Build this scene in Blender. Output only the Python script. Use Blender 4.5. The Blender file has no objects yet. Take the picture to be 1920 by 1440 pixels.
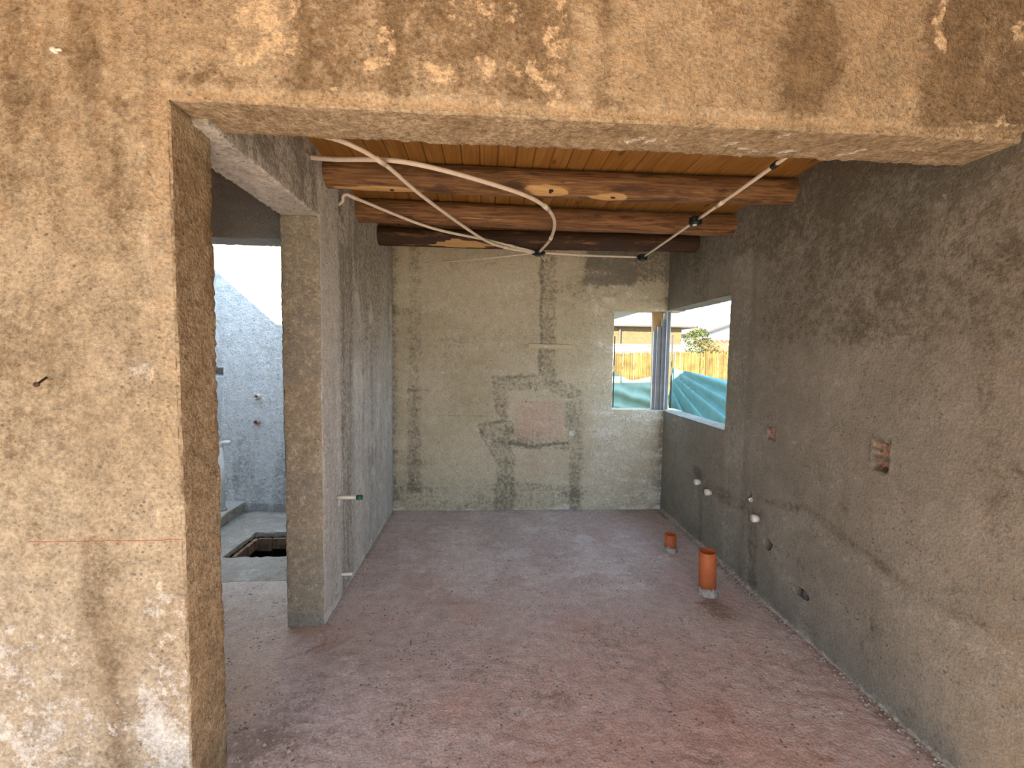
import bpy, bmesh, math, random
import numpy as np
from mathutils import Matrix, Vector

random.seed(7)
rng = np.random.default_rng(11)
SC = bpy.context.scene
COL = SC.collection

# ------------------------------------------------------------------ camera
PITCH, YAW, ROLL, FPX, EYE = 0.0649, 0.0601, 0.0154, 817.9, 1.6
_fw = Vector((math.sin(YAW)*math.cos(PITCH), math.cos(YAW)*math.cos(PITCH), -math.sin(PITCH)))
_r = Vector((math.cos(YAW), -math.sin(YAW), 0)); _u = _r.cross(_fw)
_cr = _r*math.cos(ROLL)+_u*math.sin(ROLL); _cu = -_r*math.sin(ROLL)+_u*math.cos(ROLL)
cam_d = bpy.data.cameras.new('camera'); cam = bpy.data.objects.new('camera', cam_d); COL.objects.link(cam)
cam_d.sensor_width = 36.0; cam_d.lens = FPX/1920*36.0; cam_d.clip_start = 0.02; cam_d.clip_end = 400
M = Matrix((( _cr.x, _cu.x, -_fw.x, 0), (_cr.y, _cu.y, -_fw.y, 0), (_cr.z, _cu.z, -_fw.z, EYE), (0, 0, 0, 1)))
cam.matrix_world = M
SC.camera = cam

# ------------------------------------------------------------------ sky, sun, exposure
SUN_DIR = Vector((0.8, 1.0, -0.72)).normalized()          # the way the light travels
W = bpy.data.worlds.new('sky'); SC.world = W; W.use_nodes = True
wt = W.node_tree; wt.nodes.clear()
wo = wt.nodes.new('ShaderNodeOutputWorld'); wb = wt.nodes.new('ShaderNodeBackground')
tcw = wt.nodes.new('ShaderNodeTexCoord'); sxyz = wt.nodes.new('ShaderNodeSeparateXYZ'); crw = wt.nodes.new('ShaderNodeValToRGB')
wt.links.new(tcw.outputs['Generated'], sxyz.inputs[0]); wt.links.new(sxyz.outputs['Z'], crw.inputs[0])
crw.color_ramp.elements[0].position = 0.0; crw.color_ramp.elements[0].color = (.37, .49, .57, 1)       # clear evening-low sun sky: pale at the horizon
crw.color_ramp.elements[1].position = 1.0; crw.color_ramp.elements[1].color = (.28, .42, .62, 1)
el = crw.color_ramp.elements.new(.22); el.color = (.33, .46, .585, 1)
wb.inputs['Strength'].default_value = 1.55
wt.links.new(crw.outputs[0], wb.inputs[0]); wt.links.new(wb.outputs[0], wo.inputs[0])
sd = bpy.data.lights.new('sun', 'SUN'); sd.energy = 5.6; sd.angle = math.radians(0.6); sd.color = (1.0, 0.83, 0.58)
sun = bpy.data.objects.new('sun', sd); COL.objects.link(sun)
sun.rotation_euler = SUN_DIR.to_track_quat('-Z', 'Y').to_euler(); sun.location = (-6, -8, 9)

def portal(name, loc, direction, sx, sy):
    l = bpy.data.lights.new(name, 'AREA'); l.shape = 'RECTANGLE'; l.size = sx; l.size_y = sy; l.cycles.is_portal = True
    o = bpy.data.objects.new(name, l); COL.objects.link(o); o.location = loc
    o.rotation_euler = Vector(direction).to_track_quat('-Z', 'Z' if abs(direction[2]) < .5 else 'Y').to_euler()
SC.view_settings.view_transform = 'Standard'; SC.view_settings.look = 'None'
SC.view_settings.gamma = 1.0; SC.view_settings.use_curve_mapping = False
SC.view_settings.exposure = 2.46
SC.cycles.max_bounces = 6; SC.cycles.diffuse_bounces = 4

# ------------------------------------------------------------------ measures of the place (metres)
F, T, P, H = 1.453, 0.212, -0.985, 2.370      # front wall face, thickness, pier edge, header soffit
R, L, B = 1.849, -0.931, 4.428                # right wall, partition face, back wall
ZB, ZT, XW, YW = 1.055, 2.081, 1.305, 3.26    # corner window
LT, S, D = 0.21, 2.523, 2.349                 # partition thickness, door jamb, door lintel
CZ = 2.705                                    # underside of the planks
FX0, FY0, FZ = -3.4, -1.70, 3.02               # front room: left wall, rear wall, ceiling
BX, BY, BZ = -3.19, 2.80, 2.90                # bathroom: left wall, front wall, wall top

portal('portal_rear', (-0.775, FY0-0.1, 1.19), (0, 1, 0), 4.85, 2.38)
portal('portal_side', (FX0-.1, -.975, .97), (1, 0, 0), 1.05, 1.95)
portal('portal_window_back', ((XW+R)/2+.1, B+0.2, (ZB+ZT)/2), (0, -1, 0), R-XW+.2, ZT-ZB)
portal('portal_window_right', (R+0.2, (YW+B)/2+.1, (ZB+ZT)/2), (-1, 0, 0), B-YW+.2, ZT-ZB)
portal('portal_bathroom', ((BX+L-LT)/2, (BY+B)/2+.1, BZ+.02), (0, 0, -1), 2.2, 1.6)

# ------------------------------------------------------------------ numpy noise
_perm = rng.permutation(256); _perm = np.concatenate([_perm, _perm, _perm])
_grad = rng.normal(size=(256, 3)); _grad /= np.linalg.norm(_grad, axis=1)[:, None]
def perlin(Pt):
    Pi = np.floor(Pt).astype(np.int64); f = Pt-Pi; w = f*f*f*(f*(f*6-15)+10)
    Pi &= 255
    out = 0
    for dx in (0, 1):
        for dy in (0, 1):
            for dz in (0, 1):
                hsh = _perm[_perm[_perm[(Pi[:, 0]+dx) & 255]+((Pi[:, 1]+dy) & 255)]+((Pi[:, 2]+dz) & 255)]
                g = _grad[hsh]
                dot = g[:, 0]*(f[:, 0]-dx)+g[:, 1]*(f[:, 1]-dy)+g[:, 2]*(f[:, 2]-dz)
                wx = w[:, 0] if dx else 1-w[:, 0]; wy = w[:, 1] if dy else 1-w[:, 1]; wz = w[:, 2] if dz else 1-w[:, 2]
                out = out+dot*wx*wy*wz
    return out*1.6
def fbm(Pt, sc=1.0, octv=3, off=0.0):
    Q = Pt*np.asarray(sc)+off; a, s, n = 1.0, 0, 0
    for _ in range(octv):
        s = s+a*perlin(Q); n += a; a *= .5; Q = Q*2.03+17.3
    return s/n
def ss(a, b, x):
    t = np.clip((x-a)/(b-a), 0, 1); return t*t*(3-2*t)
def rect(a, b, a0, a1, b0, b1, s=.02):
    return ss(a0-s, a0+s, a)*(1-ss(a1-s, a1+s, a))*ss(b0-s, b0+s, b)*(1-ss(b1-s, b1+s, b))
def stroke(a, b, pts, hw, s=.02):
    dmin = np.full(len(a), 9.0)
    for (x0, y0), (x1, y1) in zip(pts[:-1], pts[1:]):
        ex, ey = x1-x0, y1-y0; t = np.clip(((a-x0)*ex+(b-y0)*ey)/(ex*ex+ey*ey+1e-9), 0, 1)
        dmin = np.minimum(dmin, np.hypot(a-x0-t*ex, b-y0-t*ey))
    return 1-ss(hw-s, hw+s, dmin)
def blob(a, b, x, y, rx, ry, s=.35):
    return 1-ss(1-s, 1+s, np.hypot((a-x)/rx, (b-y)/ry))

# ------------------------------------------------------------------ object helpers
def tag(o, label=None, cat=None, group=None, kind=None):
    if label: o['label'] = label
    if cat: o['category'] = cat
    if group: o['group'] = group
    if kind: o['kind'] = kind
    return o
def empty(name, loc=(0, 0, 0), rz=0.0):
    o = bpy.data.objects.new(name, None); COL.objects.link(o); o.location = loc; o.rotation_euler = (0, 0, rz)
    o.empty_display_size = .1
    return o
def mesh_obj(name, verts, faces, mat, parent=None, smooth=False, recalc=True):
    me = bpy.data.meshes.new(name)
    me.from_pydata([tuple(v) for v in verts], [], [tuple(f) for f in faces])
    if recalc:
        bm = bmesh.new(); bm.from_mesh(me); bmesh.ops.recalc_face_normals(bm, faces=bm.faces); bm.to_mesh(me); bm.free()
    if smooth: me.polygons.foreach_set('use_smooth', [True]*len(me.polygons))
    if mat: me.materials.append(mat)
    o = bpy.data.objects.new(name, me); COL.objects.link(o)
    if parent: o.parent = parent
    return o
class MB:
    """collects solids, builds one mesh"""
    def __init__(s): s.v = []; s.f = []
    def add(s, v, f):
        k = len(s.v); s.v += [tuple(x) for x in v]; s.f += [tuple(i+k for i in q) for q in f]; return s
    def box(s, x0, x1, y0, y1, z0, z1):
        return s.add([(x0, y0, z0), (x1, y0, z0), (x1, y1, z0), (x0, y1, z0), (x0, y0, z1), (x1, y0, z1), (x1, y1, z1), (x0, y1, z1)],
                     [(0, 3, 2, 1), (4, 5, 6, 7), (0, 1, 5, 4), (1, 2, 6, 5), (2, 3, 7, 6), (3, 0, 4, 7)])
    def prism(s, poly, axis, a0, a1):
        """2-D polygon swept along an axis (0 x, 1 y, 2 z)"""
        n = len(poly)
        def mk(p, a): q = list(p); q.insert(axis, a); return q
        return s.add([mk(p, a0) for p in poly]+[mk(p, a1) for p in poly],
                     [tuple(range(n)), tuple(range(2*n-1, n-1, -1))]+[(i, (i+1) % n, n+(i+1) % n, n+i) for i in range(n)])
    def tube(s, pts, r, n=10, cap=True, rfun=None):
        pts = [Vector(p) for p in pts]; k0 = len(s.v); up = Vector((0.13, 0.31, 1)).normalized()
        rings = []
        for i, p in enumerate(pts):
            t = (pts[min(i+1, len(pts)-1)]-pts[max(i-1, 0)]).normalized()
            a = t.cross(up)
            if a.length < .05: a = t.cross(Vector((1, 0, 0)))
            a.normalize(); b = t.cross(a)
            rr = rfun(i) if rfun else r
            rings.append([p+(a*math.cos(2*math.pi*k/n)+b*math.sin(2*math.pi*k/n))*rr for k in range(n)])
        v = [q for ring in rings for q in ring]
        f = [(i*n+k, i*n+(k+1) % n, (i+1)*n+(k+1) % n, (i+1)*n+k) for i in range(len(pts)-1) for k in range(n)]
        if cap: f += [tuple(range(n-1, -1, -1)), tuple(range((len(pts)-1)*n, len(pts)*n))]
        return s.add(v, f)
    def lathe(s, prof, c=(0, 0, 0), n=24):
        """closed profile of (radius, z) about a vertical axis"""
        m = len(prof); v = []; f = []
        for k in range(n):
            a = 2*math.pi*k/n
            v += [(c[0]+r*math.cos(a), c[1]+r*math.sin(a), c[2]+z) for r, z in prof]
        for k in range(n):
            for i in range(m):
                j = (i+1) % m; q = (k+1) % n
                f.append((k*m+i, q*m+i, q*m+j, k*m+j))
        return s.add(v, f)
    def build(s, name, mat, parent=None, smooth=False):
        return mesh_obj(name, s.v, s.f, mat, parent, smooth)
def smooth_path(pts, n=8):
    pts = [Vector(p) for p in pts]; out = []
    q = [pts[0]*2-pts[1]]+pts+[pts[-1]*2-pts[-2]]
    for i in range(1, len(q)-2):
        for k in range(n):
            t = k/n; a, b, c, d = q[i-1], q[i], q[i+1], q[i+2]
            out.append(.5*((2*b)+(c-a)*t+(2*a-5*b+4*c-d)*t*t+(3*b-a-3*c+d)*t**3))
    out.append(pts[-1]); return out

# ------------------------------------------------------------------ node helpers
class NT:
    def __init__(s, name):
        s.m = bpy.data.materials.new(name); s.m.use_nodes = True; s.t = s.m.node_tree; s.t.nodes.clear()
        s.out = s.t.nodes.new('ShaderNodeOutputMaterial'); s.b = s.t.nodes.new('ShaderNodeBsdfPrincipled')
        s.t.links.new(s.b.outputs[0], s.out.inputs[0])
    def n(s, typ, **kw):
        x = s.t.nodes.new(typ)
        for k, v in kw.items(): setattr(x, k, v)
        return x
    def set(s, sock, v):
        if hasattr(v, 'is_output'): s.t.links.new(v, sock)
        elif isinstance(v, (tuple, list)) and len(v) == 3 and sock.type == 'RGBA': sock.default_value = (*v, 1)
        else: sock.default_value = v
    def math(s, op, a, b=0.0, clamp=False):
        x = s.n('ShaderNodeMath', operation=op, use_clamp=clamp); s.set(x.inputs[0], a); s.set(x.inputs[1], b); return x.outputs[0]
    def ramp(s, v, a, b, c=0.0, d=1.0):
        x = s.n('ShaderNodeMapRange', interpolation_type='SMOOTHSTEP'); s.set(x.inputs[0], v)
        for k, q in zip((1, 2, 3, 4), (a, b, c, d)): x.inputs[k].default_value = q
        return x.outputs[0]
    def mix(s, fac, a, b, mode='MIX'):
        x = s.n('ShaderNodeMix', data_type='RGBA', blend_type=mode); s.set(x.inputs[0], fac); s.set(x.inputs[6], a); s.set(x.inputs[7], b); return x.outputs[2]
    def coord(s, kind='Object'): return s.n('ShaderNodeTexCoord').outputs[kind]
    def pos(s): return s.n('ShaderNodeNewGeometry').outputs['Position']
    def mapping(s, v, scale=(1, 1, 1), loc=(0, 0, 0)):
        x = s.n('ShaderNodeMapping'); s.set(x.inputs[0], v); x.inputs['Scale'].default_value = scale; x.inputs['Location'].default_value = loc; return x.outputs[0]
    def noise(s, v, scale, detail=4, rough=.55, dist=0.0):
        x = s.n('ShaderNodeTexNoise'); s.set(x.inputs['Vector'], v); x.inputs['Scale'].default_value = scale
        x.inputs['Detail'].default_value = detail; x.inputs['Roughness'].default_value = rough; x.inputs['Distortion'].default_value = dist
        return x.outputs[0]
    def voro(s, v, scale, feature='F1'):
        x = s.n('ShaderNodeTexVoronoi', feature=feature); s.set(x.inputs['Vector'], v); x.inputs['Scale'].default_value = scale; return x.outputs['Distance']
    def bump(s, hgt, strength, dist):
        x = s.n('ShaderNodeBump'); s.set(x.inputs['Height'], hgt); x.inputs['Strength'].default_value = strength; x.inputs['Distance'].default_value = dist
        s.t.links.new(x.outputs[0], s.b.inputs['Normal'])
    def rgb(s, c, rough=.9, spec=.2):
        s.set(s.b.inputs['Base Color'], c); s.set(s.b.inputs['Roughness'], rough); s.b.inputs['Specular IOR Level'].default_value = spec
        return s.m

def plaster(name, base, base2, dark, pale, tan, brick=(.40, .17, .11), bump=.55, pits=.55, streak=.25, chalk=False, grain=.3, pit_scale=34):
    k = NT(name); p = k.pos()
    at = k.n('ShaderNodeAttribute', attribute_name='wear_shade'); sp = k.n('ShaderNodeSeparateColor'); k.t.links.new(at.outputs['Color'], sp.inputs[0])
    big = k.noise(p, 1.7, 2, .6); med = k.noise(p, 14, 3, .68); fine = k.noise(p, 85, 2, .7)
    c = k.mix(k.ramp(big, .36, .64), base, base2)
    if streak > .3:
        st = k.noise(k.mapping(p, (9, 9, .9)), 1.0, 3, .6); c = k.mix(k.math('MULTIPLY', k.ramp(st, .5, .72), streak), c, dark)
    pat = k.noise(p, 30, 4, .75); wob = k.math('MULTIPLY', k.math('SUBTRACT', pat, .5), 2.4)
    def edge(ch, a, b): return k.ramp(k.math('ADD', ch, k.math('MULTIPLY', wob, k.ramp(ch, 0.0, .25))), a, b)
    c = k.mix(edge(sp.outputs[2], .05, .95), c, tan)
    c = k.mix(edge(sp.outputs[0], .05, .95), c, dark)
    c = k.mix(k.math('ADD', k.math('MULTIPLY', edge(sp.outputs[1], .36, .62), .55), k.math('MULTIPLY', k.math('MINIMUM', sp.outputs[1], 1.0), .25)), c, pale)
    c = k.mix(edge(at.outputs['Alpha'], .25, .75), c, brick)
    g = k.math('ADD', k.math('MULTIPLY', k.math('SUBTRACT', med, .5), 1.1*grain*2), k.math('ADD', 1.0, k.math('MULTIPLY', k.math('SUBTRACT', fine, .5), 1.6*grain*2)))
    cm = k.n('ShaderNodeCombineColor'); [k.t.links.new(g, cm.inputs[i]) for i in range(3)]
    c = k.mix(1.0, c, cm.outputs[0], 'MULTIPLY')
    # small voids left by the trowel
    msk = k.noise(p, 4.3, 2, .6)
    vd = k.math('ADD', k.voro(k.mapping(p, (1, 1, 1.25)), pit_scale), k.math('MULTIPLY', k.math('SUBTRACT', pat, .5), .75))
    pit = k.math('MULTIPLY', k.ramp(vd, .08, .26, 1, 0), k.ramp(msk, .44, .60))
    c = k.mix(k.math('MULTIPLY', pit, pits), c, tuple(x*.32 for x in dark))
    if chalk:      # red snapped chalk line on the pier
        xz = k.n('ShaderNodeSeparateXYZ'); k.t.links.new(p, xz.inputs[0])
        a = k.math('ABSOLUTE', k.math('SUBTRACT', xz.outputs[2], .981)); lm = k.math('LESS_THAN', a, .0016)
        lm = k.math('MULTIPLY', lm, k.math('GREATER_THAN', xz.outputs[0], -1.46)); lm = k.math('MULTIPLY', lm, k.math('LESS_THAN', xz.outputs[0], -.99))
        lm = k.math('MULTIPLY', lm, k.ramp(k.noise(p, 12, 3), .36, .5))
        c = k.mix(k.math('MULTIPLY', lm, .75), c, (.36, .07, .05))
    hgt = k.math('ADD', k.math('MULTIPLY', med, .6), k.math('MULTIPLY', fine, .38))
    k.bump(hgt, bump, .022)
    return k.rgb(c, .93, .12)

def flat(name, c, rough=.6, spec=.3, var=.12, scale=20, bump=0.0, metal=0.0):
    k = NT(name); p = k.coord('Object'); n = k.noise(p, scale, 4, .6)
    col = k.mix(k.ramp(n, .3, .7), tuple(x*(1-var) for x in c), tuple(min(1, x*(1+var)) for x in c))
    if bump: k.bump(n, bump, .004)
    k.b.inputs['Metallic'].default_value = metal
    return k.rgb(col, rough, spec)

# ------------------------------------------------------------------ materials
M_front = plaster('plaster_front_sandy', (.40, .325, .22), (.345, .27, .175), (.215, .155, .092), (.62, .585, .53), (.41, .295, .175), chalk=True, bump=.8, grain=.44, pits=.55, pit_scale=40, brick=(.62, .48, .31))
M_back = plaster('plaster_back', (.53, .475, .355), (.465, .41, .295), (.20, .18, .138), (.68, .65, .58), (.53, .385, .305), grain=.26)
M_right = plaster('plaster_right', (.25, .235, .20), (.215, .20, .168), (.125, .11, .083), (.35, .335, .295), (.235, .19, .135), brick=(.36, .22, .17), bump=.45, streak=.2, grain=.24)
M_left = plaster('plaster_partition', (.58, .56, .52), (.52, .50, .46), (.27, .25, .22), (.70, .69, .66), (.35, .29, .19), bump=.7, streak=.4, pits=.75)
M_bath = plaster('plaster_bathroom', (.74, .735, .72), (.68, .675, .66), (.38, .37, .35), (.82, .82, .81), (.62, .57, .5), bump=.9, pits=.7, streak=.35)
M_floor = plaster('concrete_floor_red', (.58, .50, .475), (.52, .445, .42), (.32, .25, .22), (.68, .63, .61), (.56, .40, .355), brick=(.60, .48, .385), bump=.55, pits=.8, streak=0.0, grain=.34)
M_bfloor = plaster('concrete_bath_floor', (.42, .375, .315), (.37, .325, .27), (.20, .17, .14), (.55, .52, .47), (.38, .29, .22), bump=.5, streak=0, grain=.25)
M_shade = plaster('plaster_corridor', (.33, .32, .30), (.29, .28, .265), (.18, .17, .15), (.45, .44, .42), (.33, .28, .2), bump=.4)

def wood(name, c1, c2, c3, axis=1, ring=14, knots=True, bark=None, rough=.6, randomise=True, fresh=(.58, .36, .15)):
    k = NT(name); p = k.coord('Object')
    if randomise:
        oi = k.n('ShaderNodeObjectInfo'); cx = k.n('ShaderNodeCombineXYZ')
        r = oi.outputs['Random']; [k.set(cx.inputs[i], k.math('MULTIPLY', r, m)) for i, m in enumerate((37.0, 91.0, 53.0))]
        va = k.n('ShaderNodeVectorMath', operation='ADD'); k.t.links.new(p, va.inputs[0]); k.t.links.new(cx.outputs[0], va.inputs[1]); p = va.outputs[0]
    sc = [ring, ring, ring]; sc[axis] = ring*.07
    g = k.noise(k.mapping(p, sc), 1.6, 6, .6, 1.4)
    sc2 = [90, 90, 90]; sc2[axis] = 3.0 if not bark else 5.0
    fine = k.noise(k.mapping(p, sc2), 1.0, 4, .6)
    c = k.mix(k.ramp(g, .34, .66), c1, c2); c = k.mix(k.math('MULTIPLY', k.ramp(fine, .42, .7), .85 if bark else .5), c, c3)
    if randomise: c = k.mix(k.math('MULTIPLY', k.math('FRACT', k.math('MULTIPLY', r, 7.31)), .5), c, c2)
    hgt = fine
    if knots:
        s3 = [7.0, 7.0, 7.0]; s3[axis] = 2.6
        v = k.voro(k.mapping(p, s3), 1.0); kn = k.ramp(v, .07, .15, 1, 0)
        c = k.mix(kn, c, tuple(x*.28 for x in c3))
        ringm = k.ramp(v, .14, .26, 1, 0); c = k.mix(k.math('MULTIPLY', ringm, .4), c, c2)
    if bark:
        at = k.n('ShaderNodeAttribute', attribute_name='wear_shade'); sp = k.n('ShaderNodeSeparateColor'); k.t.links.new(at.outputs['Color'], sp.inputs[0])
        n2 = k.noise(k.mapping(p, (6 if axis == 0 else 26, 26, 26)), 1.0, 6, .7)
        bm_ = k.ramp(k.math('ADD', sp.outputs[0], k.math('MULTIPLY', k.math('SUBTRACT', n2, .5), 1.6)), .3, .7)
        c = k.mix(bm_, c, bark)
        c = k.mix(k.math('MULTIPLY', k.ramp(sp.outputs[1], .25, .7), k.ramp(fine, .3, .55, .55, 1.0)), c, fresh); c = k.mix(k.ramp(sp.outputs[2], .4, .7), c, (.03, .015, .008))
        hgt = k.math('ADD', fine, k.math('MULTIPLY', n2, .8))
    k.bump(hgt, .8 if bark else .35, .012 if bark else .004)
    return k.rgb(c, rough, .3)
M_plank = wood('pine_boards', (.37, .20, .052), (.265, .122, .027), (.18, .07, .016))
M_log = wood('log_amber', (.32, .175, .07), (.195, .097, .038), (.115, .05, .02), axis=0, knots=False, bark=(.085, .042, .02), randomise=False)
M_log_dark = wood('log_dark', (.33, .17, .07), (.19, .088, .036), (.10, .045, .02), axis=0, knots=False, bark=(.052, .027, .015), randomise=False)
M_ceil_front = wood('pine_front_ceiling', (.60, .305, .085), (.46, .20, .045), (.35, .13, .025), axis=1, randomise=False)
M_conduit = flat('conduit_cream_plastic', (.72, .62, .50), .45, .4, .06)
M_black = flat('black_plastic', (.012, .014, .016), .4, .4)
M_white = flat('white_pipe_plastic', (.74, .71, .64), .4, .4, .08)
M_green = flat('green_cap_plastic', (.015, .10, .06), .4, .4)
M_redpl = flat('red_pipe_plug', (.46, .27, .23), .5, .4)
M_orange = flat('orange_drain_plastic', (.48, .125, .042), .5, .35, .16, 9)
M_cement = flat('cement_splash', (.40, .36, .32), .95, .1, .25, 60, .6)
M_fillet = flat('mortar_fillet', (.36, .33, .28), .95, .1, .4, 45, .8)
M_batten = wood('pale_batten', (.62, .52, .36), (.52, .42, .28), (.36, .27, .16), axis=0, knots=False, randomise=False)
M_rust = flat('rusty_iron', (.06, .035, .022), .8, .3, .4, 120)
M_steel = flat('galvanised_steel', (.46, .47, .49), .45, .5, .08, 15, 0, .25)
M_post = wood('post_wood', (.60, .40, .20), (.48, .28, .12), (.34, .17, .06), axis=2, knots=False, randomise=False)
M_soil = flat('pit_soil', (.035, .028, .022), 1, .1, .4, 30, .6)
M_rubble = flat('rubble_grey', (.09, .085, .08), .95, .1, .35, 25, .5)
M_brickside = flat('pit_brick', (.30, .19, .13), .95, .1, .35, 18, .5)

# ------------------------------------------------------------------ rough plastered solids
def lines(segs):
    out = [segs[0][0]]
    for a, b, r in segs:
        n = max(1, int(round((b-a)/r))); out += list(a+(b-a)*np.arange(1, n+1)/n)
    return np.array(out)
def rough_solid(name, o, U, V, Wv, us, vs, ws, holes, fn, mat, chip=.006, kind='structure'):
    """block of us x vs x ws lines seen from -Wv, with rectangular holes; fn gives relief and wear"""
    o, U, V, Wv = [np.array(q, float) for q in (o, U, V, Wv)]
    nu, nv, nw = len(us), len(vs), len(ws)
    uc, vc = (us[1:]+us[:-1])/2, (vs[1:]+vs[:-1])/2
    Mk = np.ones((nu-1, nv-1), bool)
    for (a0, a1, b0, b1) in holes: Mk &= ~((uc > a0)[:, None]*(uc < a1)[:, None]*(vc > b0)[None]*(vc < b1)[None])
    key = lambda i, j, k: (i*nv+j)*nw+k
    I, J = np.nonzero(Mk); q = []
    q.append(np.stack([key(I, J, 0), key(I+1, J, 0), key(I+1, J+1, 0), key(I, J+1, 0)], 1))
    kb = nw-1
    q.append(np.stack([key(I, J, kb), key(I, J+1, kb), key(I+1, J+1, kb), key(I+1, J, kb)], 1))
    Pd = np.pad(Mk, 1)
    for di, dj in ((-1, 0), (1, 0), (0, -1), (0, 1)):
        e = ~Pd[I+1+di, J+1+dj]; i, j = I[e], J[e]
        if di: a0, a1 = (i+(di > 0), j), (i+(di > 0), j+1)
        else: a0, a1 = (i, j+(dj > 0)), (i+1, j+(dj > 0))
        for k in range(nw-1):
            q.append(np.stack([key(*a0, k), key(*a1, k), key(*a1, k+1), key(*a0, k+1)], 1))
    q = np.concatenate(q); ks, inv = np.unique(q, return_inverse=True); faces = inv.reshape(q.shape)
    kk = ks % nw; jj = (ks//nw) % nv; ii = ks//(nw*nv)
    co = o+us[ii][:, None]*U+vs[jj][:, None]*V+ws[kk][:, None]*Wv
    me = bpy.data.meshes.new(name); me.from_pydata(co.tolist(), [], faces.tolist())
    bm = bmesh.new(); bm.from_mesh(me); bmesh.ops.recalc_face_normals(bm, faces=bm.faces); bm.to_mesh(me); bm.free(); me.update()
    nr = np.zeros(len(co)*3, np.float32); me.vertex_normals.foreach_get('vector', nr); nr = nr.reshape(-1, 3).astype(float)
    dsp, wear_shade = fn(co, nr)
    edge = np.abs(nr).max(1) < .95
    dsp = dsp-edge*chip*np.abs(fbm(co, 22, 2, 5.1))*2.0-edge*.5*chip*ss(.1, .5, fbm(co, 7, 2, 9.0))
    co = co+nr*dsp[:, None]
    me.vertices.foreach_set('co', co.astype(np.float32).ravel())
    at = me.color_attributes.new('wear_shade', 'FLOAT_COLOR', 'POINT'); at.data.foreach_set('color', np.clip(wear_shade, 0, 1).astype(np.float32).ravel())
    me.polygons.foreach_set('use_smooth', [True]*len(me.polygons)); me.materials.append(mat); me.update()
    me.set_sharp_from_angle(angle=math.radians(50))
    ob = bpy.data.objects.new(name, me); COL.objects.link(ob)
    if kind: ob['kind'] = kind
    return ob
def relief(co, a=.005, b=.0022, c=.001):
    return a*fbm(co, 1.3, 3)+b*fbm(co, 8, 3, 3.3)+c*fbm(co, 42, 2, 7.7)
def pitting(co, sc=34, th=.42, depth=.004):
    return -depth*ss(th, th+.18, fbm(co, sc, 2, 21.0))
def zero(co): return np.zeros((len(co), 4))

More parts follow.
